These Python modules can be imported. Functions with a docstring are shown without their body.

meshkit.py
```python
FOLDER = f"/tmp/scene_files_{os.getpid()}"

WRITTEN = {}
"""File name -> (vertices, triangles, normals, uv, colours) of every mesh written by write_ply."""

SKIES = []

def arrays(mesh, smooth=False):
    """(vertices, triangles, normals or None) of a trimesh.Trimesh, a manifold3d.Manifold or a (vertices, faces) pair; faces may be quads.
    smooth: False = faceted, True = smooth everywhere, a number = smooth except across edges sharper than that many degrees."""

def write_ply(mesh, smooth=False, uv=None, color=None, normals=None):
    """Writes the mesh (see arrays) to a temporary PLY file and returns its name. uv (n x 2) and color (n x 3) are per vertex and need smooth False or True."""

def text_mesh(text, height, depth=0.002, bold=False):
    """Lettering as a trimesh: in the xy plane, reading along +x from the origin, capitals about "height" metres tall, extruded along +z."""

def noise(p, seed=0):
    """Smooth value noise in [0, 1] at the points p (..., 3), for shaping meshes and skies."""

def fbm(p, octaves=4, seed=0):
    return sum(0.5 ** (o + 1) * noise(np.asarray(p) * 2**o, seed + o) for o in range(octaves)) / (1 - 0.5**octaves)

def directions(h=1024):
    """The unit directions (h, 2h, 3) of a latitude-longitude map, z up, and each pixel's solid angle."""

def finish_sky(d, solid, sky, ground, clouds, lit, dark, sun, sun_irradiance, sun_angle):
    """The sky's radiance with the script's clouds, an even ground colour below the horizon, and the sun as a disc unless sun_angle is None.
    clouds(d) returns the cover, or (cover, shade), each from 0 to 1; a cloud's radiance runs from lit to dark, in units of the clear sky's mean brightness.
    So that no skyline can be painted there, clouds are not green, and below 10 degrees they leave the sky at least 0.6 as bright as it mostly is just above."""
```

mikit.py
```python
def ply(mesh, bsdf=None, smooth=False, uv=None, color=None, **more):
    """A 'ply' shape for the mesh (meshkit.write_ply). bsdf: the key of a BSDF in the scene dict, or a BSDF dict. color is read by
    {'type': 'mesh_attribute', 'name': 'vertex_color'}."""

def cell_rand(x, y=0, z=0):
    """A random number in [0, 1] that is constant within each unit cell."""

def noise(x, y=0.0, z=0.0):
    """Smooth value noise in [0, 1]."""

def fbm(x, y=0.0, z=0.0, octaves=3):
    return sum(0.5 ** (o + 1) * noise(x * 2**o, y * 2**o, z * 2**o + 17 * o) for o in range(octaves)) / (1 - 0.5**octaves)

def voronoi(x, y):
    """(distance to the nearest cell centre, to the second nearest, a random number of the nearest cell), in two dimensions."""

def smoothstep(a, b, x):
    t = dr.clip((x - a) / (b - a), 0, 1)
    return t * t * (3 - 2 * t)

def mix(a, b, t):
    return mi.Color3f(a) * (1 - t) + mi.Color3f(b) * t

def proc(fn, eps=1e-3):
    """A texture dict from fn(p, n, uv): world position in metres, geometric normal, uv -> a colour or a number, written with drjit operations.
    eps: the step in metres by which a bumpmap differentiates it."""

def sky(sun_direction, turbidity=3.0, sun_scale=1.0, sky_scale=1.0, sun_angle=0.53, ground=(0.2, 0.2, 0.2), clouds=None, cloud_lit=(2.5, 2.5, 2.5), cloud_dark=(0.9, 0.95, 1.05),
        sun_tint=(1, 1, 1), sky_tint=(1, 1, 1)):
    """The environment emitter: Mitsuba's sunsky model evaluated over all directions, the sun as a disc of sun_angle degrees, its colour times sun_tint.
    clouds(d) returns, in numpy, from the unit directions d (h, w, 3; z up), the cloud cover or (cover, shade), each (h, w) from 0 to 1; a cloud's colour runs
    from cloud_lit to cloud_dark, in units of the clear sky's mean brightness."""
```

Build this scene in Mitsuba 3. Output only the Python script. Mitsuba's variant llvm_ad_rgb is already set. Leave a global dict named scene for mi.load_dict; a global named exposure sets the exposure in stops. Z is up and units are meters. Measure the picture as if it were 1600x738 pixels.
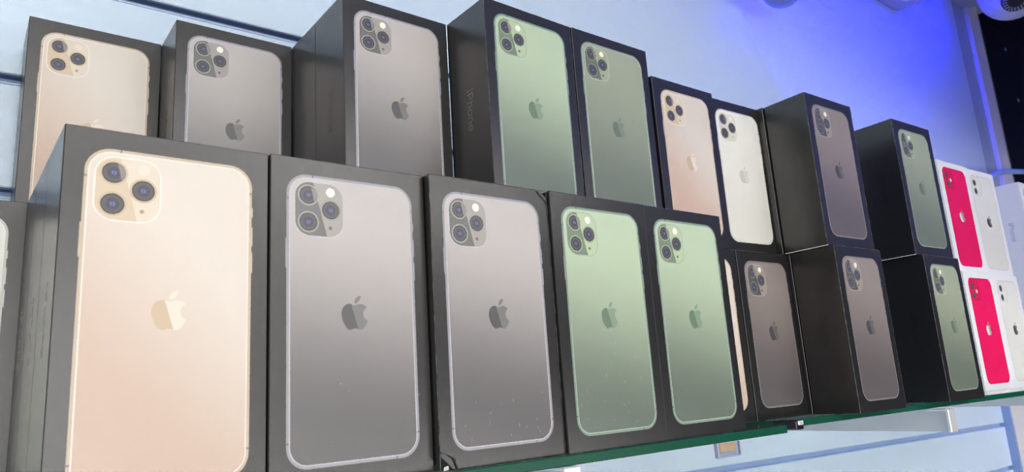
import math, random
import numpy as np
import trimesh, shapely
from shapely.geometry import Polygon, box as sbox, Point
from shapely import affinity
import drjit as dr
import mitsuba as mi
import mikit, meshkit
from mikit import noise, fbm, smoothstep, mix

random.seed(7); np.random.seed(7)
T = mi.ScalarTransform4f
MM = 0.001
scene = {'type': 'scene'}
labels = {}

# ------------------------------------------------------------------ camera, lights, exposure
exposure = 0.52
YAW, PITCH, ROLL = 0.652378, 0.211549, -0.065297
EYE = np.array([-28.31, -372.8, 42.58]) * MM
_f = np.array([math.sin(YAW) * math.cos(PITCH), math.cos(YAW) * math.cos(PITCH), math.sin(PITCH)])
_r = np.array([math.cos(YAW), -math.sin(YAW), 0.0])
_u = np.cross(_r, _f)
UP = -_r * math.sin(ROLL) + _u * math.cos(ROLL)
scene['camera'] = {
    'type': 'thinlens', 'fov': math.degrees(2 * math.atan(800 / 1125.5)), 'fov_axis': 'x',
    'aperture_radius': 0.0007, 'focus_distance': 0.60, 'near_clip': 0.01, 'far_clip': 50.0,
    'to_world': T().look_at(origin=EYE.tolist(), target=(EYE + _f).tolist(), up=UP.tolist()),
}

ADDED_CEILING_PANELS = [(-900, -900, 1.4), (-200, -900, 1.4), (-600, -1900, 3.6), (60, -1900, 3.6), (720, -1900, 3.6), (1400, -2600, 9.0), (2200, -2600, 9.0)]   # added lamps out of view: centres in millimetres, strength
PANEL_LIGHT = (1.0, 0.97, 0.92)
FILL_LIGHT = (2.3, 2.25, 2.2)  # glow of the added panels behind the camera
BLUE_STRIP = (0.2, 0.2, 120.0)
BLUE_SPOT = (0.5, 0.1, 130.0)
ROOM_TOP, ROOM_FLOOR = 1040.0, -1450.0

# ------------------------------------------------------------------ materials
def srgb(*c):
    return [((v / 255) / 12.92 if v <= 10 else ((v / 255 + 0.055) / 1.055) ** 2.4) for v in c]

def rgb(c):
    return {'type': 'rgb', 'value': [float(x) for x in c]}

def mat(key, base, rough=0.5, spec=0.5, two=False, **more):
    b = {'type': 'principled', 'base_color': base if isinstance(base, dict) else rgb(base), 'roughness': rough, 'specular': spec, **more}
    scene[key] = {'type': 'twosided', 'bsdf': b} if two else b
    return key

mat('carton_black', (0.013, 0.013, 0.0135), 0.28, 0.9)
mat('carton_white', (0.86, 0.86, 0.87), 0.4, 0.5)
mat('carton_gap', (0.006, 0.006, 0.006), 0.8, 0.1)

def wear_tex(p, n, uv):
    k = smoothstep(0.35, 0.8, fbm(p.x * 160, p.y * 160, p.z * 160, 3))
    return mix((0.03, 0.03, 0.03), (0.17, 0.17, 0.165), k)
mat('edge_wear', mikit.proc(wear_tex), 0.55, 0.4)
mat('edge_white', (0.70, 0.70, 0.68), 0.6, 0.3)
mat('torn_paper', (0.62, 0.62, 0.60), 0.7, 0.2)
mat('foil_black', (0.010, 0.010, 0.010), 0.22, 0.7)
mat('foil_grey', (0.11, 0.11, 0.11), 0.3, 0.8)
mat('foil_lilac', srgb(170, 165, 215), 0.35, 0.5)

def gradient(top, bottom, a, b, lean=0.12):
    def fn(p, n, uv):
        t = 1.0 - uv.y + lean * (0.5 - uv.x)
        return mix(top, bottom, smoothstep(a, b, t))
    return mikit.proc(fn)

PRINT = {
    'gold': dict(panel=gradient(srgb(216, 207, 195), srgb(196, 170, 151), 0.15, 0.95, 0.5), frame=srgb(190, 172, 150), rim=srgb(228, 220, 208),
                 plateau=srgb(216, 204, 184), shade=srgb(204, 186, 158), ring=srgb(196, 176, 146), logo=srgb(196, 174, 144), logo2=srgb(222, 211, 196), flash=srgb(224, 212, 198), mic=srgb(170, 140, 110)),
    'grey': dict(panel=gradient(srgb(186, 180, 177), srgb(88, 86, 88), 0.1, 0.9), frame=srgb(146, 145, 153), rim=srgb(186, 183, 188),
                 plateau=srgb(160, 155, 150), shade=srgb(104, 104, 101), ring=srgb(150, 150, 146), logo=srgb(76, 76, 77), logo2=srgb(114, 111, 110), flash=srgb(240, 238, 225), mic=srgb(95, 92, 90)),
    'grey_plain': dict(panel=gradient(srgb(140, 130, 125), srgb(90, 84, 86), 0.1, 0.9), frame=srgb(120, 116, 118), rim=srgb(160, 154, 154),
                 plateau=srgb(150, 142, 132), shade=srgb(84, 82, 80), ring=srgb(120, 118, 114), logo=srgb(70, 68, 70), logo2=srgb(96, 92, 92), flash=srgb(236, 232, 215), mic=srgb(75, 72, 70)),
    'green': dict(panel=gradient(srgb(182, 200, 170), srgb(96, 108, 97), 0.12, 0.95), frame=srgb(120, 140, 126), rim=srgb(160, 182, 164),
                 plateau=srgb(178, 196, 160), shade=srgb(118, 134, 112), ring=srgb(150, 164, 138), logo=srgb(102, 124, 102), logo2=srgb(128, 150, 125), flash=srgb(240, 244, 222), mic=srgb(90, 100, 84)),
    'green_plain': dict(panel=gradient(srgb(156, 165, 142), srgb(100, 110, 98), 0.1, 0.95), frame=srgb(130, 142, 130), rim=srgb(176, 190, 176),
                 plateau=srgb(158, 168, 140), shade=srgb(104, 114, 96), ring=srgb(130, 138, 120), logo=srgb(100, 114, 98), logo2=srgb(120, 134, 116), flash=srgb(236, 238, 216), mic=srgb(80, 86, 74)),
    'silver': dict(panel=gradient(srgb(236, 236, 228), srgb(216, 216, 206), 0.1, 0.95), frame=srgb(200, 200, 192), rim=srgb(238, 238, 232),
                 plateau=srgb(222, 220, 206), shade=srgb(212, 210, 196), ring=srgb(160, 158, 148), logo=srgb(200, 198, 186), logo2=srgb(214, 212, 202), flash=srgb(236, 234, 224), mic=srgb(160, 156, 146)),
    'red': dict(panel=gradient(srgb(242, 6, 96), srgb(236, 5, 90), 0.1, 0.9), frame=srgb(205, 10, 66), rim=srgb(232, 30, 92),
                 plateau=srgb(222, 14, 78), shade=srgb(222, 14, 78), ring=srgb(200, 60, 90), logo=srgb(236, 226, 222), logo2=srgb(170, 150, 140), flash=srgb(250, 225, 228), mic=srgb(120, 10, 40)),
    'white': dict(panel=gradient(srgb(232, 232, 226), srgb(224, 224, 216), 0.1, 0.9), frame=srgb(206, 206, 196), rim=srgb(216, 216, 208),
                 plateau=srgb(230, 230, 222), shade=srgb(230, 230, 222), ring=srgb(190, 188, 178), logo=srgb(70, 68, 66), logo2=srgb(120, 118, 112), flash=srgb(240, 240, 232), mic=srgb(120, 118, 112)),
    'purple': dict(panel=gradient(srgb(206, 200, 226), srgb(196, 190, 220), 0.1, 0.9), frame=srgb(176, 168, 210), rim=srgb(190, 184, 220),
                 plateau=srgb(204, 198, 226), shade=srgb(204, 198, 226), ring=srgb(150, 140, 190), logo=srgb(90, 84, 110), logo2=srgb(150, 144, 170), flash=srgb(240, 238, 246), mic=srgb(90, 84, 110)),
}

def frame_tex(colour):
    c = [float(x) for x in colour]
    def fn(p, n, uv):                      # uv is in millimetres / 200 from the phone's top left; dark antenna lines 14.5 mm from the corners
        x, y = uv.x * 200, uv.y * 200
        def band(v, at): return dr.select(dr.abs(v - at) < 0.35, 1.0, 0.0)
        k = band(y, 14.4) + band(y, 144.6) + dr.select(y < 3, band(x, 15.0), 0.0) + dr.select(y > 150, band(x, 63.0), 0.0)
        return mix(c, [v * 0.3 for v in c], dr.minimum(k, 1.0))
    return mikit.proc(fn)

GLOSS, SHEEN = 0.38, 0.85
for _k, _c in PRINT.items():
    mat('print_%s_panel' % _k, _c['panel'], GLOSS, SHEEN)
    mat('print_%s_frame' % _k, frame_tex(_c['frame']) if _k in ('gold', 'grey', 'green') else _c['frame'], GLOSS, SHEEN)
    for _p in ('rim', 'plateau', 'shade', 'ring', 'logo', 'logo2', 'flash', 'mic'):
        mat('print_%s_%s' % (_k, _p), _c[_p], GLOSS, SHEEN)

def lens_tex(p, n, uv):
    x, y = (uv.x - 0.5) * 2, (uv.y - 0.5) * 2
    r = dr.sqrt(x * x + y * y)
    c = mix((0.070, 0.069, 0.078), (0.10, 0.10, 0.11), smoothstep(0.55, 0.60, r))
    c = mix(c, (0.03, 0.03, 0.034), smoothstep(0.88, 0.94, r))
    c = mix(c, (0.085, 0.085, 0.19), smoothstep(0.38, 0.1, r))
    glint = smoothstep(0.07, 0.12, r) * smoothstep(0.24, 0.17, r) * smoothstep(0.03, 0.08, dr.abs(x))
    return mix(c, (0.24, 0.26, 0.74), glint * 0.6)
mat('lens_print', mikit.proc(lens_tex), 0.3, 0.5)
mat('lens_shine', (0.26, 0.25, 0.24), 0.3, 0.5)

def wall_bump(p, n, uv):
    return noise(p.x * 420, p.y * 420, p.z * 420) * 0.6 + noise(p.x * 190 + 7, p.y * 190, p.z * 190) * 0.4
scene['wall_paint'] = {'type': 'bumpmap', 'nested_bumpmap': mikit.proc(wall_bump, 4e-4), 'scale': 0.00022,
                       'bsdf': {'type': 'principled', 'base_color': rgb(srgb(212, 231, 247)), 'roughness': 0.28, 'specular': 0.5}}
mat('groove_dark', srgb(150, 172, 208), 0.5, 0.4)
mat('groove_shade', srgb(78, 94, 124), 0.5, 0.3)  # dark strip colour painted in for the shade under the upper boards
mat('groove_insert', srgb(196, 212, 232), 0.35, 0.5)
mat('trim_blue', srgb(140, 166, 206), 0.5, 0.4)
mat('post_grey', srgb(176, 190, 204), 0.5, 0.4)
mat('post_white', srgb(232, 230, 232), 0.5, 0.4)
mat('post_side', srgb(150, 150, 154), 0.5, 0.4)
mat('panel_white', srgb(222, 222, 222), 0.5, 0.4)
mat('navy', srgb(18, 22, 44), 0.45, 0.4)
mat('glint_blue', srgb(110, 140, 190), 0.5, 0.4)
mat('room_paint', srgb(205, 203, 200), 0.7, 0.3, two=True)
mat('room_dark', srgb(34, 36, 48), 0.7, 0.2, two=True)
mat('room_floor', srgb(120, 116, 112), 0.5, 0.4, two=True)
mat('ceiling_paint', srgb(205, 208, 214), 0.7, 0.3, two=True)
mat('soffit_paint', srgb(190, 196, 214), 0.6, 0.3, two=True)
mat('chrome', (0.80, 0.80, 0.82), 0.22, 0.7, metallic=0.4)
mat('steel_plate', (0.62, 0.65, 0.70), 0.38, 0.5, metallic=0.2)
mat('glass_edge', (0.003, 0.075, 0.042), 0.3, 0.25)
scene['glass_sheet'] = {'type': 'thindielectric', 'int_ior': 1.5, 'specular_transmittance': rgb((0.80, 0.92, 0.86))}
scene['acrylic'] = {'type': 'thindielectric', 'int_ior': 1.49, 'specular_transmittance': rgb((0.86, 0.86, 0.90))}
mat('acrylic_edge', srgb(160, 170, 196), 0.3, 0.5)
mat('amber_reflection', srgb(252, 222, 170), 0.5, 0.4)
mat('dome_white', srgb(222, 222, 228), 0.35, 0.5)
mat('dome_dark', (0.010, 0.010, 0.016), 0.2, 0.6)
mat('led_clear', srgb(190, 184, 166), 0.25, 0.7)
mat('cable_blue', srgb(150, 178, 232), 0.35, 0.5)
mat('lamp_shell', srgb(120, 135, 230), 0.4, 0.5)
mat('lamp_body', srgb(60, 66, 130), 0.4, 0.5)

# ------------------------------------------------------------------ helpers
def put(key, mesh, material, world=None, smooth=False, **kw):
    m = mesh.copy(); m.apply_scale(MM)
    scene[key] = mikit.ply(m, material, smooth=smooth, **kw)
    if world is not None:
        scene[key]['to_world'] = world
    return key

def tag(key, label=None, category=None, group=None, kind=None):
    labels[key] = {k: v for k, v in (('label', label), ('category', category), ('group', group), ('kind', kind)) if v}

_used = {}
def numbered(name):
    n = _used.get(name, 0); _used[name] = n + 1
    return name if n == 0 else '%s_%03d' % (name, n)

def bx(x0, x1, y0, y1, z0, z1, bev=0.0):
    if not bev:
        m = trimesh.creation.box((x1 - x0, y1 - y0, z1 - z0))
        m.apply_translation(((x0 + x1) / 2, (y0 + y1) / 2, (z0 + z1) / 2))
        return m
    pts = []
    for cx, sx in ((x0, 1), (x1, -1)):
        for cy, sy in ((y0, 1), (y1, -1)):
            for cz, sz in ((z0, 1), (z1, -1)):
                pts += [(cx, cy + sy * bev, cz + sz * bev), (cx + sx * bev, cy, cz + sz * bev), (cx + sx * bev, cy + sy * bev, cz)]
    return trimesh.convex.convex_hull(np.array(pts))

def rrect(x0, y0, x1, y1, r, n=9):
    out = []
    for cx, cy, a in ((x1 - r, y1 - r, 0), (x0 + r, y1 - r, 90), (x0 + r, y0 + r, 180), (x1 - r, y0 + r, 270)):
        for i in range(n):
            t = math.radians(a + 90 * i / (n - 1))
            out.append((cx + r * math.cos(t), cy + r * math.sin(t)))
    return np.array(out)

def disc(cx, cy, r, n=28):
    a = np.arange(n) * 2 * math.pi / n
    return np.stack([cx + r * np.cos(a), cy + r * np.sin(a)], 1)

def slab(loop, h0, h1):
    """A convex outline as a plate from height h0 to h1, in the print's plane."""
    n = len(loop); c = loop.mean(0)
    v = np.vstack([np.c_[loop, np.full(n, h0)], np.c_[loop, np.full(n, h1)], [[c[0], c[1], h1]]])
    f = []
    for i in range(n):
        j = (i + 1) % n
        f += [(i, j, n + j), (i, n + j, n + i), (n + i, n + j, 2 * n)]
    return trimesh.Trimesh(v, f, process=False)

def ring(outer, inner, h0, h1):
    n = len(outer)
    v = np.vstack([np.c_[outer, np.full(n, h0)], np.c_[outer, np.full(n, h1)], np.c_[inner, np.full(n, h1)], np.c_[inner, np.full(n, h0)]])
    f = []
    for i in range(n):
        j = (i + 1) % n
        for k in range(3):
            f += [(k * n + i, k * n + j, (k + 1) * n + j), (k * n + i, (k + 1) * n + j, (k + 1) * n + i)]
    return trimesh.Trimesh(v, f, process=False)

def extrude(shape, h0, h1):
    parts = [trimesh.creation.extrude_polygon(g, h1 - h0, engine='earcut') for g in getattr(shape, 'geoms', [shape]) if g.area > 1e-6]
    m = trimesh.util.concatenate(parts); m.apply_translation((0, 0, h0))
    return m

STAND = np.array([[1, 0, 0, 0], [0, 0, -1, 0], [0, 1, 0, 0], [0, 0, 0, 1.0]])      # the print's plane (x right, y up, z out) to a box's front
SIDE = np.array([[0, 0, -1, 0], [-1, 0, 0, 0], [0, 1, 0, 0], [0, 0, 0, 1.0]])      # the same for the box's left face (x runs from its rear to its front edge)
def stand(m, how=STAND):
    m = m.copy(); m.apply_transform(how); return m

def tube(points, r, sides=10):
    p = np.asarray(points, float)
    t = np.gradient(p, axis=0); t /= np.linalg.norm(t, axis=1, keepdims=True)
    a = np.cross(t, [0.0, 0.1, 1.0]); a /= np.linalg.norm(a, axis=1, keepdims=True)
    b = np.cross(t, a); ang = np.arange(sides) * 2 * math.pi / sides
    v = p[:, None] + r * (np.cos(ang)[None, :, None] * a[:, None] + np.sin(ang)[None, :, None] * b[:, None])
    f = []
    for i in range(len(p) - 1):
        for j in range(sides):
            k = (j + 1) % sides
            f += [(i * sides + j, (i + 1) * sides + j, (i + 1) * sides + k), (i * sides + j, (i + 1) * sides + k, i * sides + k)]
    n = len(p)
    for e in (0, n - 1):
        for j in range(1, sides - 1):
            q = (e * sides, e * sides + j, e * sides + j + 1)
            f.append(q if e == 0 else q[::-1])
    m = trimesh.Trimesh(v.reshape(-1, 3), f, process=False); trimesh.repair.fix_normals(m)
    return m

def lathe(profile, n=36):
    return trimesh.creation.revolve(np.array(profile, float), sections=n)

# ------------------------------------------------------------------ the setting: the slatted wall
WY = 320.0                                   # front of the wall boards
WX0, WX1 = -1500.0, 1868.0
def struct(key, mesh, m, **kw):
    put(key, mesh, m, **kw)
    if '__' not in key: tag(key, kind='structure')
    return key

struct('wall_back', bx(WX0, 2082, WY + 9, WY + 30, ROOM_FLOOR, ROOM_TOP), 'groove_dark')
def slope(mesh, k):
    """Lets a board fall by k millimetres per millimetre to the right."""
    m = mesh.copy(); m.vertices[:, 2] -= k * (m.vertices[:, 0] - 1300.0); return m
GROOVES = [(-196.0, 0.0), (-94.0, 0.016), (25.0, 0.0), (125.0, 0.0), (226.0, 0.0), (325.0, 0.0), (424.5, 0.0)]     # centre height, fall to the right
GH = 4.6
edges = [(ROOM_FLOOR, 0.0)] + GROOVES + [(ROOM_TOP, 0.0)]
for i in range(len(edges) - 1):
    (za, ka), (zb, kb) = edges[i], edges[i + 1]
    lo, hi = za + (GH if i else 0), zb - (GH if i < len(edges) - 2 else 0)
    x1 = 2082.0 if i == len(edges) - 2 else WX1
    m = bx(WX0, x1, WY, WY + 9.5, lo, hi, 1.2)
    for v in m.vertices:
        k = ka if abs(v[2] - lo) < 3 else kb
        v[2] -= k * (v[0] - 1300.0)
    put('wall_back__board' + ('_%03d' % i if i else ''), m, 'wall_paint')
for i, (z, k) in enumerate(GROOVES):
    if z > 0: put('wall_back__groove_shade' + ('_%03d' % i if i else ''), slope(bx(WX0, WX1, WY + 0.5, WY + 9.2, z + GH - 1.6, z + GH + 0.1, 0.2), k), 'groove_shade')
    if z < 0: continue
    m = bx(WX0, WX1, WY - 0.6, WY + 9, z - GH - 0.2, z - GH + 1.3, 0.3)
    put('wall_back__groove_insert' + ('_%03d' % i if i else ''), slope(m, k), 'groove_insert')

struct('trim_1', bx(WX1, WX1 + 7, 303.5, WY + 30, ROOM_FLOOR, 300, 1.0), 'trim_blue')
struct('wall_right', bx(WX1 + 7, 2700, 303.5, 350, ROOM_FLOOR, 300), 'panel_white')
struct('trim_2', bx(2082, 2166, WY + 2, WY + 30, 300, ROOM_TOP, 1.5), 'post_grey')
put('trim_2__white_strip', bx(2166, 2236, WY - 8, WY + 30, 300, ROOM_TOP, 2.0), 'post_white')
put('trim_2__edge_strip', bx(2236, 2284, WY + 4, WY + 30, 300, ROOM_TOP, 2.0), 'post_side')
put('trim_2__screw', trimesh.creation.cylinder(3.5, 3, sections=14, transform=trimesh.transformations.translation_matrix((2157, WY + 1.0, 874)) @ trimesh.transformations.rotation_matrix(math.pi / 2, (1, 0, 0))), 'groove_dark')
put('trim_2__post_cap', bx(2080, 2186, WY - 50, WY + 20, 1022, ROOM_TOP, 2.0), 'soffit_paint')
struct('wall_navy', bx(2284, 3600, WY + 12, WY + 30, 300, ROOM_TOP), 'navy')
for i, (x, z, r) in enumerate([(2475, 977, 5.5), (2488, 812, 6.5), (2640, 900, 5), (2720, 760, 6), (2560, 700, 5), (2850, 860, 5), (2780, 640, 5.5), (2950, 730, 5)]):
    m = lathe([(0, 0), (r, 0), (r * 0.7, 1.6), (0, 2.2)], 14); m.apply_transform(trimesh.transformations.rotation_matrix(math.pi / 2, (1, 0, 0))); m.apply_translation((x, WY + 12, z))
    put('wall_navy__painted_glint' + ('_%03d' % i if i else ''), m, 'glint_blue', smooth=40)  # solid dots standing for lights reflected in the dark panel

# the rest of the shop
put('ceiling__dark_panel', bx(2286, 3558, -700, WY + 11, ROOM_TOP - 3, ROOM_TOP - 0.5), 'navy')
struct('floor', bx(-2600, 3600, -3200, 350, ROOM_FLOOR - 40, ROOM_FLOOR), 'room_floor')
struct('ceiling', bx(-2600, 3600, -3200, 350, ROOM_TOP, ROOM_TOP + 40), 'ceiling_paint')
struct('wall_left', bx(-2600, -2560, -3200, 350, ROOM_FLOOR, ROOM_TOP), 'room_paint')
struct('wall_far_right', bx(3560, 3600, -3200, 350, ROOM_FLOOR, ROOM_TOP), 'room_dark')
struct('wall_behind', bx(-2600, 1950, -3200, -3160, ROOM_FLOOR, ROOM_TOP), 'room_paint')
struct('wall_behind_dark', bx(1950, 3600, -3200, -3160, ROOM_FLOOR, ROOM_TOP), 'room_dark')
struct('wall_back_left', bx(-2600, WX0, WY, WY + 30, ROOM_FLOOR, ROOM_TOP), 'room_paint')
# added glowing panels on the unseen wall behind the camera, to brighten the boxes
struct('fill_light_1', bx(-1700, 1020, -3158, -3150, -950, 820), 'room_paint')
struct('fill_light_2', bx(1300, 3450, -3158, -3150, -950, -420), 'room_paint')  # added low panel that lights the white boxes and lower wall
scene['fill_light_2']['emitter'] = {'type': 'area', 'radiance': rgb([2.0 * v for v in FILL_LIGHT])}
scene['fill_light_1']['emitter'] = {'type': 'area', 'radiance': rgb(FILL_LIGHT)}
# soffit over the right half of the wall, with a recessed panel underneath
SX0, SX1, SY0, SZ = 560.0, 1728.0, -560.0, 885.0
struct('trim_3', bx(SX0, SX1, SY0, WY - 1, SZ, ROOM_TOP, 2.0), 'soffit_paint')
put('trim_3__inset_panel', bx(SX0 + 60, SX1 - 34, SY0 + 60, WY - 34, SZ - 1.5, SZ + 2, 1.0), 'post_white')
# added unseen board behind the camera, slanted to shade the upper right wall
fb = bx(SX0, 2500, SY0 - 20, SY0, 0, ROOM_TOP)
for v in fb.vertices:
    if v[2] < 1: v[2] = 490 if v[0] < 600 else 190
put('trim_3__shade_board', fb, 'soffit_paint')
# added ceiling panel lights, unseen, placed to brighten boxes and wall
for x, y, power in ADDED_CEILING_PANELS:
    k = numbered('added_ceiling_light')
    put(k + '__frame', trimesh.util.concatenate([bx(x - 310, x + 310, y - 310, y - 296, ROOM_TOP - 12, ROOM_TOP - 0.5), bx(x - 310, x + 310, y + 296, y + 310, ROOM_TOP - 12, ROOM_TOP - 0.5),
        bx(x - 310, x - 296, y - 296, y + 296, ROOM_TOP - 12, ROOM_TOP - 0.5), bx(x + 296, x + 310, y - 296, y + 296, ROOM_TOP - 12, ROOM_TOP - 0.5)]), 'post_white')
    put(k + '__diffuser', bx(x - 296, x + 296, y - 296, y + 296, ROOM_TOP - 8, ROOM_TOP - 1), 'post_white')
    scene[k + '__diffuser']['emitter'] = {'type': 'area', 'radiance': rgb([power * v for v in PANEL_LIGHT])}
    tag(k, 'added unseen square ceiling panel light over the shop floor', 'ceiling light', 'added ceiling panel lights')

# blue LED strip on the ceiling beyond the soffit, and the blue spotlight hanging under the soffit
k = 'blue_light_strip_001'
put(k + '__channel', bx(1345, 1645, 206, 224, SZ - 8, SZ - 0.5, 1.0), 'lamp_body')
put(k + '__diffuser', bx(1350, 1640, 208, 222, SZ - 11, SZ - 7.5), 'lamp_shell')
scene[k + '__diffuser']['emitter'] = {'type': 'area', 'radiance': rgb([0.9 * v for v in BLUE_STRIP])}
tag(k, 'blue light strip under the soffit, close to the wall', 'light strip')
k = 'blue_light_strip'
put(k + '__channel', bx(1745, 1905, 226, 254, ROOM_TOP - 10, ROOM_TOP - 0.5, 1.0), 'lamp_body')
put(k + '__diffuser', bx(1750, 1900, 230, 250, ROOM_TOP - 14, ROOM_TOP - 9.5), 'lamp_shell')
scene[k + '__diffuser']['emitter'] = {'type': 'area', 'radiance': rgb(BLUE_STRIP)}
tag(k, 'blue light strip on the ceiling above the right end of the wall', 'light strip')
def aim(m, origin, direction):
    m = m.copy(); m.apply_transform(trimesh.geometry.align_vectors((0, 0, 1), direction)); m.apply_translation(origin); return m
SP, SD = np.array([1062.0, 236.0, 700.0]), np.array([0.80, 0.40, 0.40]); SD /= np.linalg.norm(SD)
k = 'blue_spotlight'
put(k + '__head', aim(lathe([(0, -42), (20, -40), (30, -28), (34, 0), (34, 36), (31, 36), (31, 30), (0, 30)], 40), SP, SD), 'lamp_shell', smooth=40)
put(k + '__lamp', aim(lathe([(0, 30.5), (28, 30.5), (28, 33), (0, 33)], 30), SP, SD), 'lamp_shell')
scene[k + '__lamp']['emitter'] = {'type': 'area', 'radiance': rgb(BLUE_SPOT)}
put(k + '__stem', tube([SP + [0, 0, 20], SP + [4, 0, 60], SP + [6, 0, 120], [SP[0] + 6, SP[1], SZ + 2]], 6), 'lamp_body', smooth=40)
tag(k, 'small blue spotlight above the grey and silver boxes at the top edge', 'spotlight')

# ------------------------------------------------------------------ the phone boxes
DIM = {'M': (95.5, 177.4, 53.9, 77.8, 158.0, 8.89, 9.9), 'P': (90.7, 164.75, 48.5, 71.4, 144.0, 9.7, 10.6), 'E': (97.3, 169.1, 51.0, 75.7, 150.9, 10.9, 8.95)}
_logo_path = None
def bezier(p0, p1, p2, p3, n=8):
    t = np.linspace(0, 1, n + 1)[1:, None]
    return (1 - t) ** 3 * p0 + 3 * (1 - t) ** 2 * t * p1 + 3 * (1 - t) * t ** 2 * p2 + t ** 3 * p3
def logo_shapes():
    """The bitten-fruit emblem of the prints: (fruit, leaf), 24 units tall, y up."""
    def path(start, segs):
        p = np.array(start, float); out = [p]
        for s in segs:
            a, b, c = (p + np.array(s[i:i + 2]) for i in (0, 2, 4))
            out += list(bezier(p, a, b, c)); p = c
        return Polygon([(x, 24 - y) for x, y in out]).buffer(0)
    fruit = path((12.152, 6.896), [(-.948, 0, -2.415, -1.078, -3.96, -1.04), (-2.04, .027, -3.91, 1.183, -4.961, 3.014), (-2.117, 3.675, -.546, 9.103, 1.519, 12.09),
        (1.013, 1.454, 2.208, 3.09, 3.792, 3.039), (1.52, -.065, 2.09, -.987, 3.935, -.987), (1.831, 0, 2.35, .987, 3.96, .948), (1.637, -.026, 2.676, -1.48, 3.676, -2.948),
        (1.156, -1.688, 1.636, -3.325, 1.662, -3.415), (-.039, -.013, -3.182, -1.221, -3.22, -4.857), (-.026, -3.04, 2.48, -4.494, 2.597, -4.559),
        (-1.429, -2.09, -3.623, -2.324, -4.39, -2.376), (-2, -.156, -3.675, 1.09, -4.61, 1.09)])
    leaf = path((15.53, 3.83), [(.843, -1.012, 1.4, -2.427, 1.245, -3.83), (-1.207, .052, -2.662, .805, -3.532, 1.818), (-.78, .896, -1.454, 2.338, -1.273, 3.714), (1.338, .104, 2.715, -.688, 3.559, -1.701)])
    return fruit, leaf
FRUIT, LEAF = logo_shapes()

_meshes = {}
def shared(key, make, material, smooth=False, uv=None):
    """One ply dict for all alike pieces."""
    if key not in _meshes:
        m = make(); uvs = uv(m) if uv else None
        m = m.copy(); m.apply_scale(MM)
        _meshes[key] = mikit.ply(m, material, smooth=smooth, uv=uvs)
    return _meshes[key]

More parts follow.
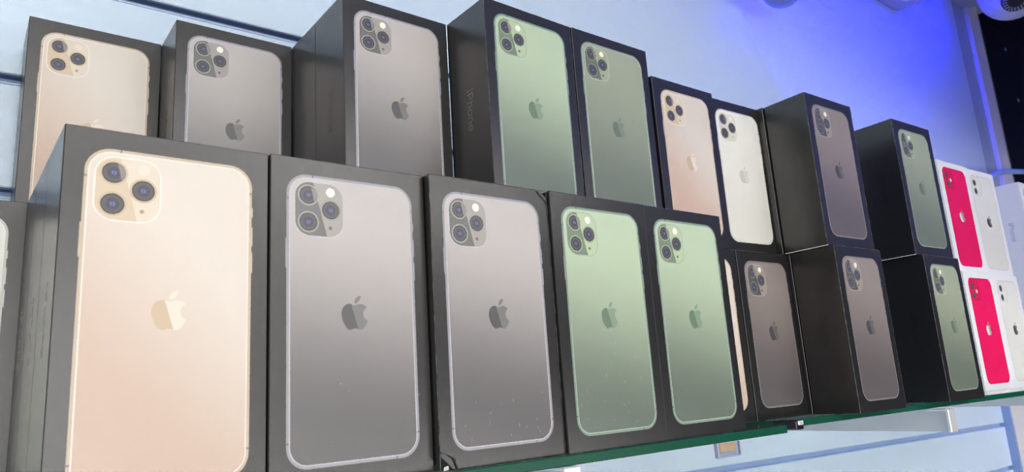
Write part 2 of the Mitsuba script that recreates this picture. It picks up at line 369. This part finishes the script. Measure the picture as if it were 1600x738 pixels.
def print_parts(typ, colour):
    """The printed phone: [(name under printed_phone or '' for its back panel, ply)], in the box's own axes."""
    W, H, D, pw, ph, ml, mb = DIM[typ]
    key = (typ, colour); pm = lambda p: 'print_%s_%s' % (colour, p)
    X, Y = lambda u: ml + u, lambda v: mb + ph - v           # phone millimetres from its top left to the box front
    R = 11.6 if typ != 'E' else 10.6
    def outline(d): return rrect(X(d), Y(ph - d), X(pw - d), Y(d), R - d, 10)
    fw = 1.15 if typ != 'E' else 0.7
    out = []
    add = lambda n, make, m, **k: out.append((n, shared((typ, colour, n), lambda: stand(make()), m, **k)))
    unit = lambda m: np.c_[(m.vertices[:, 0] - ml) / pw, (m.vertices[:, 2] - mb) / ph]
    mmuv = lambda m: np.c_[(m.vertices[:, 0] - ml) / 200, (mb + ph - m.vertices[:, 2]) / 200]
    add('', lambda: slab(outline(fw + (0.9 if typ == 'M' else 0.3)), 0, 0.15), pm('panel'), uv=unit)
    add('frame', lambda: ring(outline(0), outline(fw + 0.95), 0, 0.13), pm('frame'), uv=mmuv)
    if typ == 'M': add('rim', lambda: ring(outline(fw + 0.28), outline(fw + 0.9), 0, 0.18), pm('rim'))
    if typ == 'E':
        plat = (3.6, 3.6, 32.5, 32.5)
        lens = [(12.0, 12.6), (12.2, 26.3)]; rad = 4.6; flash = (22.4, 19.6); mic = None
    else:
        plat = (4.5, 3.9, 33.0, 35.0)
        lens = [(12.3, 11.7), (12.3, 27.0), (25.4, 19.3)]; rad = 5.1; flash = (25.3, 8.9); mic = (25.1, 29.6)
    add('camera_plateau', lambda: slab(rrect(X(plat[0]), Y(plat[3]), X(plat[2]), Y(plat[1]), 8.6), 0.1, 0.22), pm('plateau'))
    add('plateau_rim', lambda: ring(rrect(X(plat[0] - .5), Y(plat[3] + .5), X(plat[2] + .5), Y(plat[1] - .5), 9.1), rrect(X(plat[0] + .3), Y(plat[3] - .3), X(plat[2] - .3), Y(plat[1] + .3), 8.3), 0.1, 0.25), pm('rim' if typ != 'E' else 'frame'))
    if typ != 'E':
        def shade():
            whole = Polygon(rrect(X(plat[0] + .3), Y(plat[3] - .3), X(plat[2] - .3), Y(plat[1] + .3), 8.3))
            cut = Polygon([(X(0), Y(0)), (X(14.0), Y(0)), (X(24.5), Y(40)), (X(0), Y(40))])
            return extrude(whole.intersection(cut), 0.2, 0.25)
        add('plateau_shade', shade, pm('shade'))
    for i, (u, v) in enumerate(lens):
        s = '_%03d' % i if i else ''
        add('lens_ring' + s, lambda u=u, v=v: slab(disc(X(u), Y(v), rad + 1.05), 0.2, 0.30), pm('ring'))
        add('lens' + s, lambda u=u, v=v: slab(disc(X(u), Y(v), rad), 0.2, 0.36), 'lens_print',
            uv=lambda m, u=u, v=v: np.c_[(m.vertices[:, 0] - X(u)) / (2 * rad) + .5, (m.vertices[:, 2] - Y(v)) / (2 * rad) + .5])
    if typ != 'E':
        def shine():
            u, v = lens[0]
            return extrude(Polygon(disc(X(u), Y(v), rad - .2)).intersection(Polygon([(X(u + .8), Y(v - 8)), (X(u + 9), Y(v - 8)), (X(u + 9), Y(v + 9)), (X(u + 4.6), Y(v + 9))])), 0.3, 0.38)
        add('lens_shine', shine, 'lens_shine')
    add('flash', lambda: slab(disc(X(flash[0]), Y(flash[1]), 2.7, 20), 0.2, 0.30), pm('flash'))
    if mic: add('microphone', lambda: slab(disc(X(mic[0]), Y(mic[1]), 1.0, 14), 0.2, 0.30), pm('mic'))
    cx, cy, s = X(pw / 2), Y(ph * 0.4870), 19.2 / 24
    place = lambda g: affinity.translate(affinity.scale(g, s, s, origin=(12, 12)), cx - 12, cy - 12)
    half = affinity.translate(Polygon([(-40, -40), (15.8, -3), (7.6, 24), (-40, 40)]), 0, 0)
    add('logo', lambda: extrude(place(FRUIT.intersection(half)), 0.1, 0.20), pm('logo'))
    add('logo_bright_half', lambda: extrude(place(shapely.union_all([FRUIT.difference(half), LEAF])), 0.1, 0.20), pm('logo2'))
    for i, (v0, v1, left) in enumerate([(36.8, 53.2, True), (22.0, 27.0, False), (32.6, 42.6, False), (46.0, 56.9, False)]):
        q = ph / 158.0
        xa, xb = (X(-.55), X(.05)) if left else (X(pw - .05), X(pw + .55))
        if typ != 'E':
            add('side_button' + ('_%03d' % i if i else ''), lambda: slab(np.array([(xa, Y(v1 * q)), (xb, Y(v1 * q)), (xb, Y(v0 * q)), (xa, Y(v0 * q))]), 0, 0.15), pm('frame'))
    return out

def carton_mesh(typ, dent=None):
    W, H, D = DIM[typ][:3]
    if not dent:
        return bx(0, W, 0, D, 0, H, 0.45)
    import manifold3d as m3
    b = bx(0, W, 0, D, 0, H, 0.45)
    M = m3.Manifold(m3.Mesh(np.asarray(b.vertices, np.float32), np.asarray(b.faces, np.uint32)))
    for (px, pz, nx, nz) in dent:                               # a crushed corner: planes cut it back
        n = np.array([nx, -0.75, nz]); n /= np.linalg.norm(n)
        M = M.trim_by_plane((-n).tolist(), float(-n @ np.array([px, 0.0, pz])))
    out = M.to_mesh()
    return trimesh.Trimesh(out.vert_properties[:, :3], out.tri_verts, process=True)

def text_on_side(typ):
    W, H, D = DIM[typ][:3]
    t = meshkit.text_mesh('iPhone', 7.6, 0.16)
    b = t.bounds; t.apply_translation((-(b[0][0] + b[1][0]) / 2, -(b[0][1] + b[1][1]) / 2 - 0.0, 0))
    t.apply_transform(trimesh.transformations.rotation_matrix(-math.pi / 2, (0, 0, 1)))      # reads downwards
    s = {'M': 35.0, 'P': 33.0, 'E': 33.0}[typ] / (t.bounds[1][1] - t.bounds[0][1])
    t.apply_transform(np.diag([s, s, 1, 1]))
    t.apply_translation((-D * 0.47, H / 2, 0))
    return stand(t, SIDE)

def wear_mesh(typ):
    """Scuffed strips along the front's left, top and right edges, standing off by a hair."""
    W, H, D = DIM[typ][:3]; w, o = 0.4, 0.04
    return trimesh.util.concatenate([bx(-o, w, -o, w, 0.6, H - 0.6, 0.3), bx(0.6, W - 0.6, -o, w, H - w, H + o, 0.3), bx(W - w, W + o, -o, w, 0.6, H - 0.6, 0.3)])

def phone_box(typ, colour, x, y, z, rot, label, group=None, text='foil_grey', white_edge=False, wear=False, dent=None, extra=None, shown=True):
    k = numbered('phone_box')
    W, H, D = DIM[typ][:3]
    world = T().translate([x * MM, y * MM, z * MM]).rotate([0, 0, 1], rot)
    def add(name, ply): scene[k + '__' + name] = {**ply, 'to_world': world}
    paper = 'carton_white' if typ == 'E' else 'carton_black'
    add('carton', shared(('carton', typ, str(dent)), lambda: carton_mesh(typ, dent), paper))
    if shown:
        for name, p in print_parts(typ, colour):
            add('printed_phone' + ('__' + name if name else ''), p)
        add('side_lettering', shared(('text', typ, text), lambda: text_on_side(typ), text))
        if typ != 'E' and wear:
            add('edge_wear', shared(('wear', typ), lambda: wear_mesh(typ), 'edge_wear'))
        if white_edge:
            add('worn_bottom_edge', shared(('white', typ), lambda: bx(-0.1, 0.8, -0.1, D, 0.02, 1.0, 0.2), 'edge_white'))
    tag(k, label, 'box', group)
    if text != 'foil_grey' and shown: labels[k + '__side_lettering'] = {'label': 'glossy lettering reading down the side'}
    if extra: extra(k, world)
    return k

def scuffs(n, region, seed, size=(0.5, 3.0)):
    """Small pale scratches on the print, as one part."""
    def extra(k, world):
        r = random.Random(seed); ms = []
        for _ in range(n):
            cx, cy = r.uniform(region[0], region[2]), r.uniform(region[1], region[3])
            l, a, w = r.uniform(*size), r.uniform(0.9, 2.0), r.uniform(0.05, 0.11)
            c, s = math.cos(a), math.sin(a)
            q = np.array([(cx - c * l / 2 + s * w, cy - s * l / 2 - c * w), (cx + c * l / 2 + s * w * .3, cy + s * l / 2 - c * w * .3), (cx + c * l / 2 - s * w * .3, cy + s * l / 2 + c * w * .3), (cx - c * l / 2 - s * w, cy - s * l / 2 + c * w)])
            ms.append(slab(q, 0.1, 0.19))
        put(k + '__scratches', stand(trimesh.util.concatenate(ms)), 'torn_paper', world)
        labels[k + '__scratches'] = {'label': 'small pale scratches', 'kind': 'stuff'}
    return extra

def crush(k, world):
    """Folded paper at the crushed corners of the third front box."""
    W, H, D = DIM['M'][:3]
    a = tube([(W - 9, -0.5, H - 1.2), (W - 6, -1.0, H - 4.2), (W - 3, -1.1, H - 6.0), (W - 0.5, -0.6, H - 9)], 0.35, 6)
    b = tube([(0.5, -0.5, 10.5), (5, -1.2, 9.6), (9, -1.3, 6.5), (11, -0.6, 1.0)], 0.5, 6)
    put(k + '__corner_fold', a, 'edge_wear', world); put(k + '__corner_fold_001', b, 'edge_wear', world)
    c = trimesh.convex.convex_hull([(2.0, -0.8, 2.6), (4.6, -1.4, 3.2), (5.2, -0.6, 0.8), (1.6, -0.6, 0.4), (3.0, 0.6, 1.6)])
    put(k + '__torn_corner', c, 'torn_paper', world)
    labels[k + '__torn_corner'] = {'label': 'pale torn paper at the crushed corner'}
    scuffs(16, (14, 16, 80, 44), 5)(k, world)

ZM, ZP, ZE = 177.45, 164.8, 169.15
FR, BK, LO = 'dark boxes of the front row', 'dark boxes stacked on top of the back row', 'dark boxes at the bottom of the back row'
# front row, standing at the shelf's front edge
phone_box('M', 'gold', 0.0, 0.0, 0, 1.90, 'black box with a large cream gold phone, leftmost and nearest of the front row', FR, extra=None)
phone_box('M', 'gold', -1.8, 54.3, 0, 1.90, 'black box right behind the large cream gold front box, only its left side seen', 'boxes behind the first front box')
phone_box('M', 'gold', -3.6, 108.6, 0, 1.90, 'black box third in depth behind the large cream gold front box, its shaded side seen', 'boxes behind the first front box')
phone_box('M', 'grey', 95.8, 1.1, 0, 0.79, 'black box with a grey phone, directly right of the large cream gold front box', FR, extra=scuffs(4, (30, 22, 88, 70), 3, (0.4, 1.0)))
phone_box('M', 'grey', 191.9, -3.6, 0, 0.95, 'front row black box with a grey phone and crushed corners, left of the green ones', FR, wear=True,
          dent=[(95.5 - 7.0, 177.4, 0.7, 0.9), (0.0, 9.0, -0.8, -0.85)], extra=crush)
phone_box('M', 'green', 287.8, -4.7, 0, 0.45, 'black box with a scratched pale green phone, left of two green ones in front row', FR, extra=scuffs(46, (14, 14, 82, 92), 11, (0.4, 2.4)))
phone_box('M', 'green', 383.9, -3.2, 0, 0.64, 'black box with a green phone at the right end of the front row', FR, extra=scuffs(7, (20, 16, 80, 60), 12, (0.4, 1.2)))
# back row, bottom
phone_box('M', 'silver', -100.3, 153.4, 0, 0.42, 'dark box cut by the left picture edge, with a sliver of a pale silver phone', LO)
phone_box('P', 'gold', 479.7, 51.5, 0, 0.08, 'dark box with a gold phone strip showing behind the right end of the front row', LO)
phone_box('P', 'grey_plain', 570.8, 50.8, 0, -0.04, 'dark box with a dark grey phone, under the box with the silver phone', LO)
phone_box('P', 'grey_plain', 656.6, -3.2, 0, -0.39, 'dark box with a grey phone on the shelf, black lettering down its wide side', LO, wear=True, text='foil_black')
phone_box('P', 'green_plain', 835.3, -9.5, 0, -0.18, 'dark box with a green phone on the shelf beside the lower red phone box', LO, wear=True, text='foil_black')
# back row, top
phone_box('M', 'gold', -9.1, 256.9, ZM, 0.80, 'dark box with a champagne gold phone in the top left corner of the photo', BK)
phone_box('M', 'grey', 87.5, 207.7, ZM, 0.80, 'dark box with a grey phone, right of the champagne gold top row box', BK, text='foil_black')
phone_box('M', 'grey', 185.6, 104.5, ZM, 0.93, 'dark box with a grey phone, the tallest in the photo, left of two green ones', BK, text='foil_black')
phone_box('M', 'grey', 184.7, 158.7, ZM, 0.93, 'dark box standing behind the highest top row grey box, only its left side seen', BK, text='foil_black')
phone_box('M', 'green', 283.6, 53.0, ZM, 1.67, 'top row dark box with a pale green phone and faint lettering down its side', BK, wear=True)
phone_box('M', 'green_plain', 379.5, 54.6, ZM, -0.03, 'top row dark box with an olive green phone, left of the small gold one', BK)
phone_box('P', 'gold', 477.3, 53.0, ZP, -0.18, 'dark box with a gold phone, in the top row left of the silver one', BK)
phone_box('P', 'silver', 568.7, 59.9, ZP, -1.58, 'dark box with a silver white phone, stacked between a gold and a dark grey one', BK)
phone_box('P', 'grey_plain', 653.9, 1.3, ZP, -0.86, 'dark box with a grey phone and wide bare side, stacked right of the silver one', BK, wear=True, text='foil_black', white_edge=True)
phone_box('P', 'green_plain', 828.3, -5.2, ZP, -1.77, 'dark box with a green phone, stacked on top next to the upper red phone box', BK, wear=True, text='foil_black', white_edge=True)
phone_box('P', 'grey_plain', 652.0, 50.5, ZP, -0.86, 'dark box behind the stacked dark grey one with the wide left side', 'second boxes in depth')
phone_box('P', 'grey_plain', 656.6, 46.2, 0, -0.39, 'dark box behind the lower grey one with black lettering on its side', 'second boxes in depth')
# white boxes at the right end
WB = 'white boxes at the right end'
phone_box('E', 'red', 1101.4, 59.4, ZE, -1.30, 'white box with a red phone, upper one of the two red ones', WB)
phone_box('E', 'red', 1099.9, 53.8, 0, -1.26, 'white box with a red phone, lower one of the two red ones', WB)
phone_box('E', 'white', 1199.2, 59.4, ZE, -2.11, 'white box with a white phone, upper one of the two white phone boxes', WB)
phone_box('E', 'white', 1198.9, 52.4, 0, 0.21, 'white box with a white phone, lower one of the two white phone boxes', WB)
phone_box('E', 'purple', 1397.2, 52.6, ZE, -0.5, 'white box with lilac lettering on its side, cut by the right picture edge', WB, text='foil_lilac')
phone_box('E', 'purple', 1395.0, 52.0, 0, -0.3, 'white box under the lilac lettered one at the right picture edge', WB, text='foil_lilac')
# boxes under the left part of the top row, hidden by the front row
for (x, y) in ((-9, 257), (88, 208), (187, 104.5), (186, 159), (285, 55.5), (381.5, 55.5)):
    phone_box('M', 'grey', x, y, 0, 0.4, 'dark box hidden behind the front row, under a top row box', 'hidden boxes under the top row', shown=False)

# ------------------------------------------------------------------ the glass shelves and their brackets
GT = 6.0
def shelf(x0, x1, fl, fr, label):
    """Glass from the wall to its front edge, which runs from y = fl at the left end to fr at the right."""
    k = numbered('glass_shelf')
    top = np.array([(x0, fl), (x1, fr), (x1, WY - 1), (x0, WY - 1)])
    f = [(0, 1, 2), (0, 2, 3)]
    put(k + '__pane', trimesh.Trimesh(np.vstack([np.c_[top, np.full(4, -0.06)], np.c_[top, np.full(4, -GT)]]), f + [(4, 6, 5), (4, 7, 6)], process=False), 'glass_sheet')
    ang = math.atan2(fr - fl, x1 - x0); L = math.hypot(x1 - x0, fr - fl)
    e = bx(0, L, -1.6, 0, -GT - 0.3, 0, 0.5); e.apply_transform(trimesh.transformations.rotation_matrix(ang, (0, 0, 1))); e.apply_translation((x0, fl, 0))
    put(k + '__front_edge', e, 'glass_edge')
    put(k + '__end_edge', bx(x0 - 1.2, x0, fl, WY - 1, -GT - 0.3, -0.1, 0.4), 'glass_edge')
    put(k + '__end_edge_001', bx(x1, x1 + 1.2, fr, WY - 1, -GT - 0.3, -0.1, 0.4), 'glass_edge')
    tag(k, label, 'shelf')
    labels[k + '__front_edge'] = {'label': 'dark green polished edge'}
shelf(-520, 526, -7, -7, 'glass shelf with a green edge under the front row of dark boxes')
shelf(584, 1560, 24, -12, 'glass shelf with a green edge under the grey, green and white boxes at the right')

def bracket(x, y0, zt, label, w=16.0, arm=24.0):
    k = numbered('shelf_bracket')
    put(k + '__arm', bx(x - 1.5, x + 1.5, y0 + 3, WY, zt - arm, zt, 0.5), 'steel_plate')
    put(k + '__front_cap', bx(x - w / 2, x + w / 2, y0, y0 + 3.5, zt - arm - 0.5, zt, 0.8), 'chrome')
    put(k + '__flange', bx(x - w / 2, x + w / 2, y0 + 3, y0 + 22, zt - 2, zt, 0.5), 'chrome')
    put(k + '__wall_plate', bx(x - 9, x + 9, WY - 3, WY, zt - arm - 6, zt, 0.8), 'chrome')
    tag(k, label, 'bracket')
bracket(828.0, -12, -GT - 0.4, 'metal shelf bracket with a chrome front under the right glass shelf')
bracket(281.5, -14, -GT - 0.4, 'chrome ended shelf bracket under the left glass shelf at the bottom picture edge', w=14)
bracket(1290.0, -10, -GT - 0.4, 'metal shelf bracket under the right glass shelf below the white boxes')
k = 'shelf_clip'
put(k + '__body', bx(578, 590, 16, 40, -GT - 2.5, -0.2, 0.8), 'dome_dark')
put(k + '__chrome_face', bx(580, 588, 14.6, 16.2, -4.5, -0.4, 0.5), 'chrome')
tag(k, 'small dark clip at the left end of the right glass shelf', 'clip')
k = 'acrylic_holder'
x0, x1, y, zt, zb = 432.0, 459.0, -9.0, -GT - 0.6, -17.0
put(k + '__sheet', bx(x0, x1, y, y + 1.2, zb, zt), 'acrylic')
put(k + '__edge', bx(x0 - 1, x0 + 0.6, y - 0.4, y + 3, zb, zt, 0.3), 'acrylic_edge')
put(k + '__edge_001', bx(x1 - 0.6, x1 + 0.6, y - 0.4, y + 2, zb, zt, 0.3), 'acrylic_edge')
put(k + '__edge_002', bx(x0, x1, y - 0.4, y + 2, zb - 0.6, zb + 0.5, 0.3), 'acrylic_edge')
put(k + '__paper', bx(x0 + 5, x1 - 2, y + 2.0, y + 2.6, zb + 3.5, zt - 0.4, 0.2), 'amber_reflection')  # solid amber patch painted in for yellow light reflected in the acrylic
labels[k + '__paper'] = {'label': 'painted amber reflection'}
tag(k, 'small clear acrylic tag holder with a painted amber reflection hanging under the left shelf', 'tag holder')

# ------------------------------------------------------------------ dome camera at the ceiling
k = 'dome_camera'
DC = np.array([1993.0, 158.0, 940.0]); RD = 72.0
look = EYE / MM - DC; look /= np.linalg.norm(look)
put(k + '__dome', trimesh.creation.icosphere(4, RD).apply_translation(DC), 'dome_white', smooth=True)
face = look - 0.35 * UP + 0.18 * _r; face /= np.linalg.norm(face)
put(k + '__eye', aim(lathe([(0, RD - 12), (30, RD - 12), (30, RD - 4), (27, RD + 1), (0, RD + 1)], 40), DC, face), 'dome_dark', smooth=40)
base = lathe([(0, 0), (78, 0), (78, 26), (66, 40), (0, 40)], 48); base.apply_transform(np.diag([1, 1, -1, 1])); trimesh.repair.fix_normals(base); base.apply_translation((DC[0], DC[1], ROOM_TOP - 0.5))
put(k + '__base', base, 'dome_white', smooth=40)
put(k + '__neck', trimesh.creation.cylinder(46, 60, sections=40).apply_translation((DC[0], DC[1], DC[2] + 62)), 'dome_white', smooth=40)
a = trimesh.geometry.align_vectors((0, 0, 1), face)
n = 0
for r, c in ((24.5, 22), (19.5, 18)):
    for i in range(c):
        t = 2 * math.pi * i / c
        m = trimesh.creation.icosphere(1, 2.3); m.apply_translation((r * math.cos(t), r * math.sin(t), RD + 1)); m.apply_transform(a); m.apply_translation(DC)
        put(k + '__infrared_lamp' + ('_%03d' % n if n else ''), m, 'led_clear', smooth=True); n += 1
put(k + '__lens', aim(lathe([(0, RD + 1), (14, RD + 1), (14, RD + 4), (11, RD + 4.5), (0, RD + 5.5)], 30), DC, face), 'dome_dark', smooth=40)
tag(k, 'white dome security camera with a ring of small lamps in the top right corner', 'security camera')

# pale blue cable bowing over the white boxes at the right edge
pts = [(1868, 250, 452), (1900, 250, 470), (1940, 250, 484), (1985, 250, 492), (2040, 250, 500), (2120, 250, 510), (2220, 250, 522), (2400, 250, 540)]
put('cable', tube(pts, 6.5, 10), 'cable_blue', smooth=60)
tag('cable', 'pale blue cable bowing behind the rightmost white boxes', 'cable')
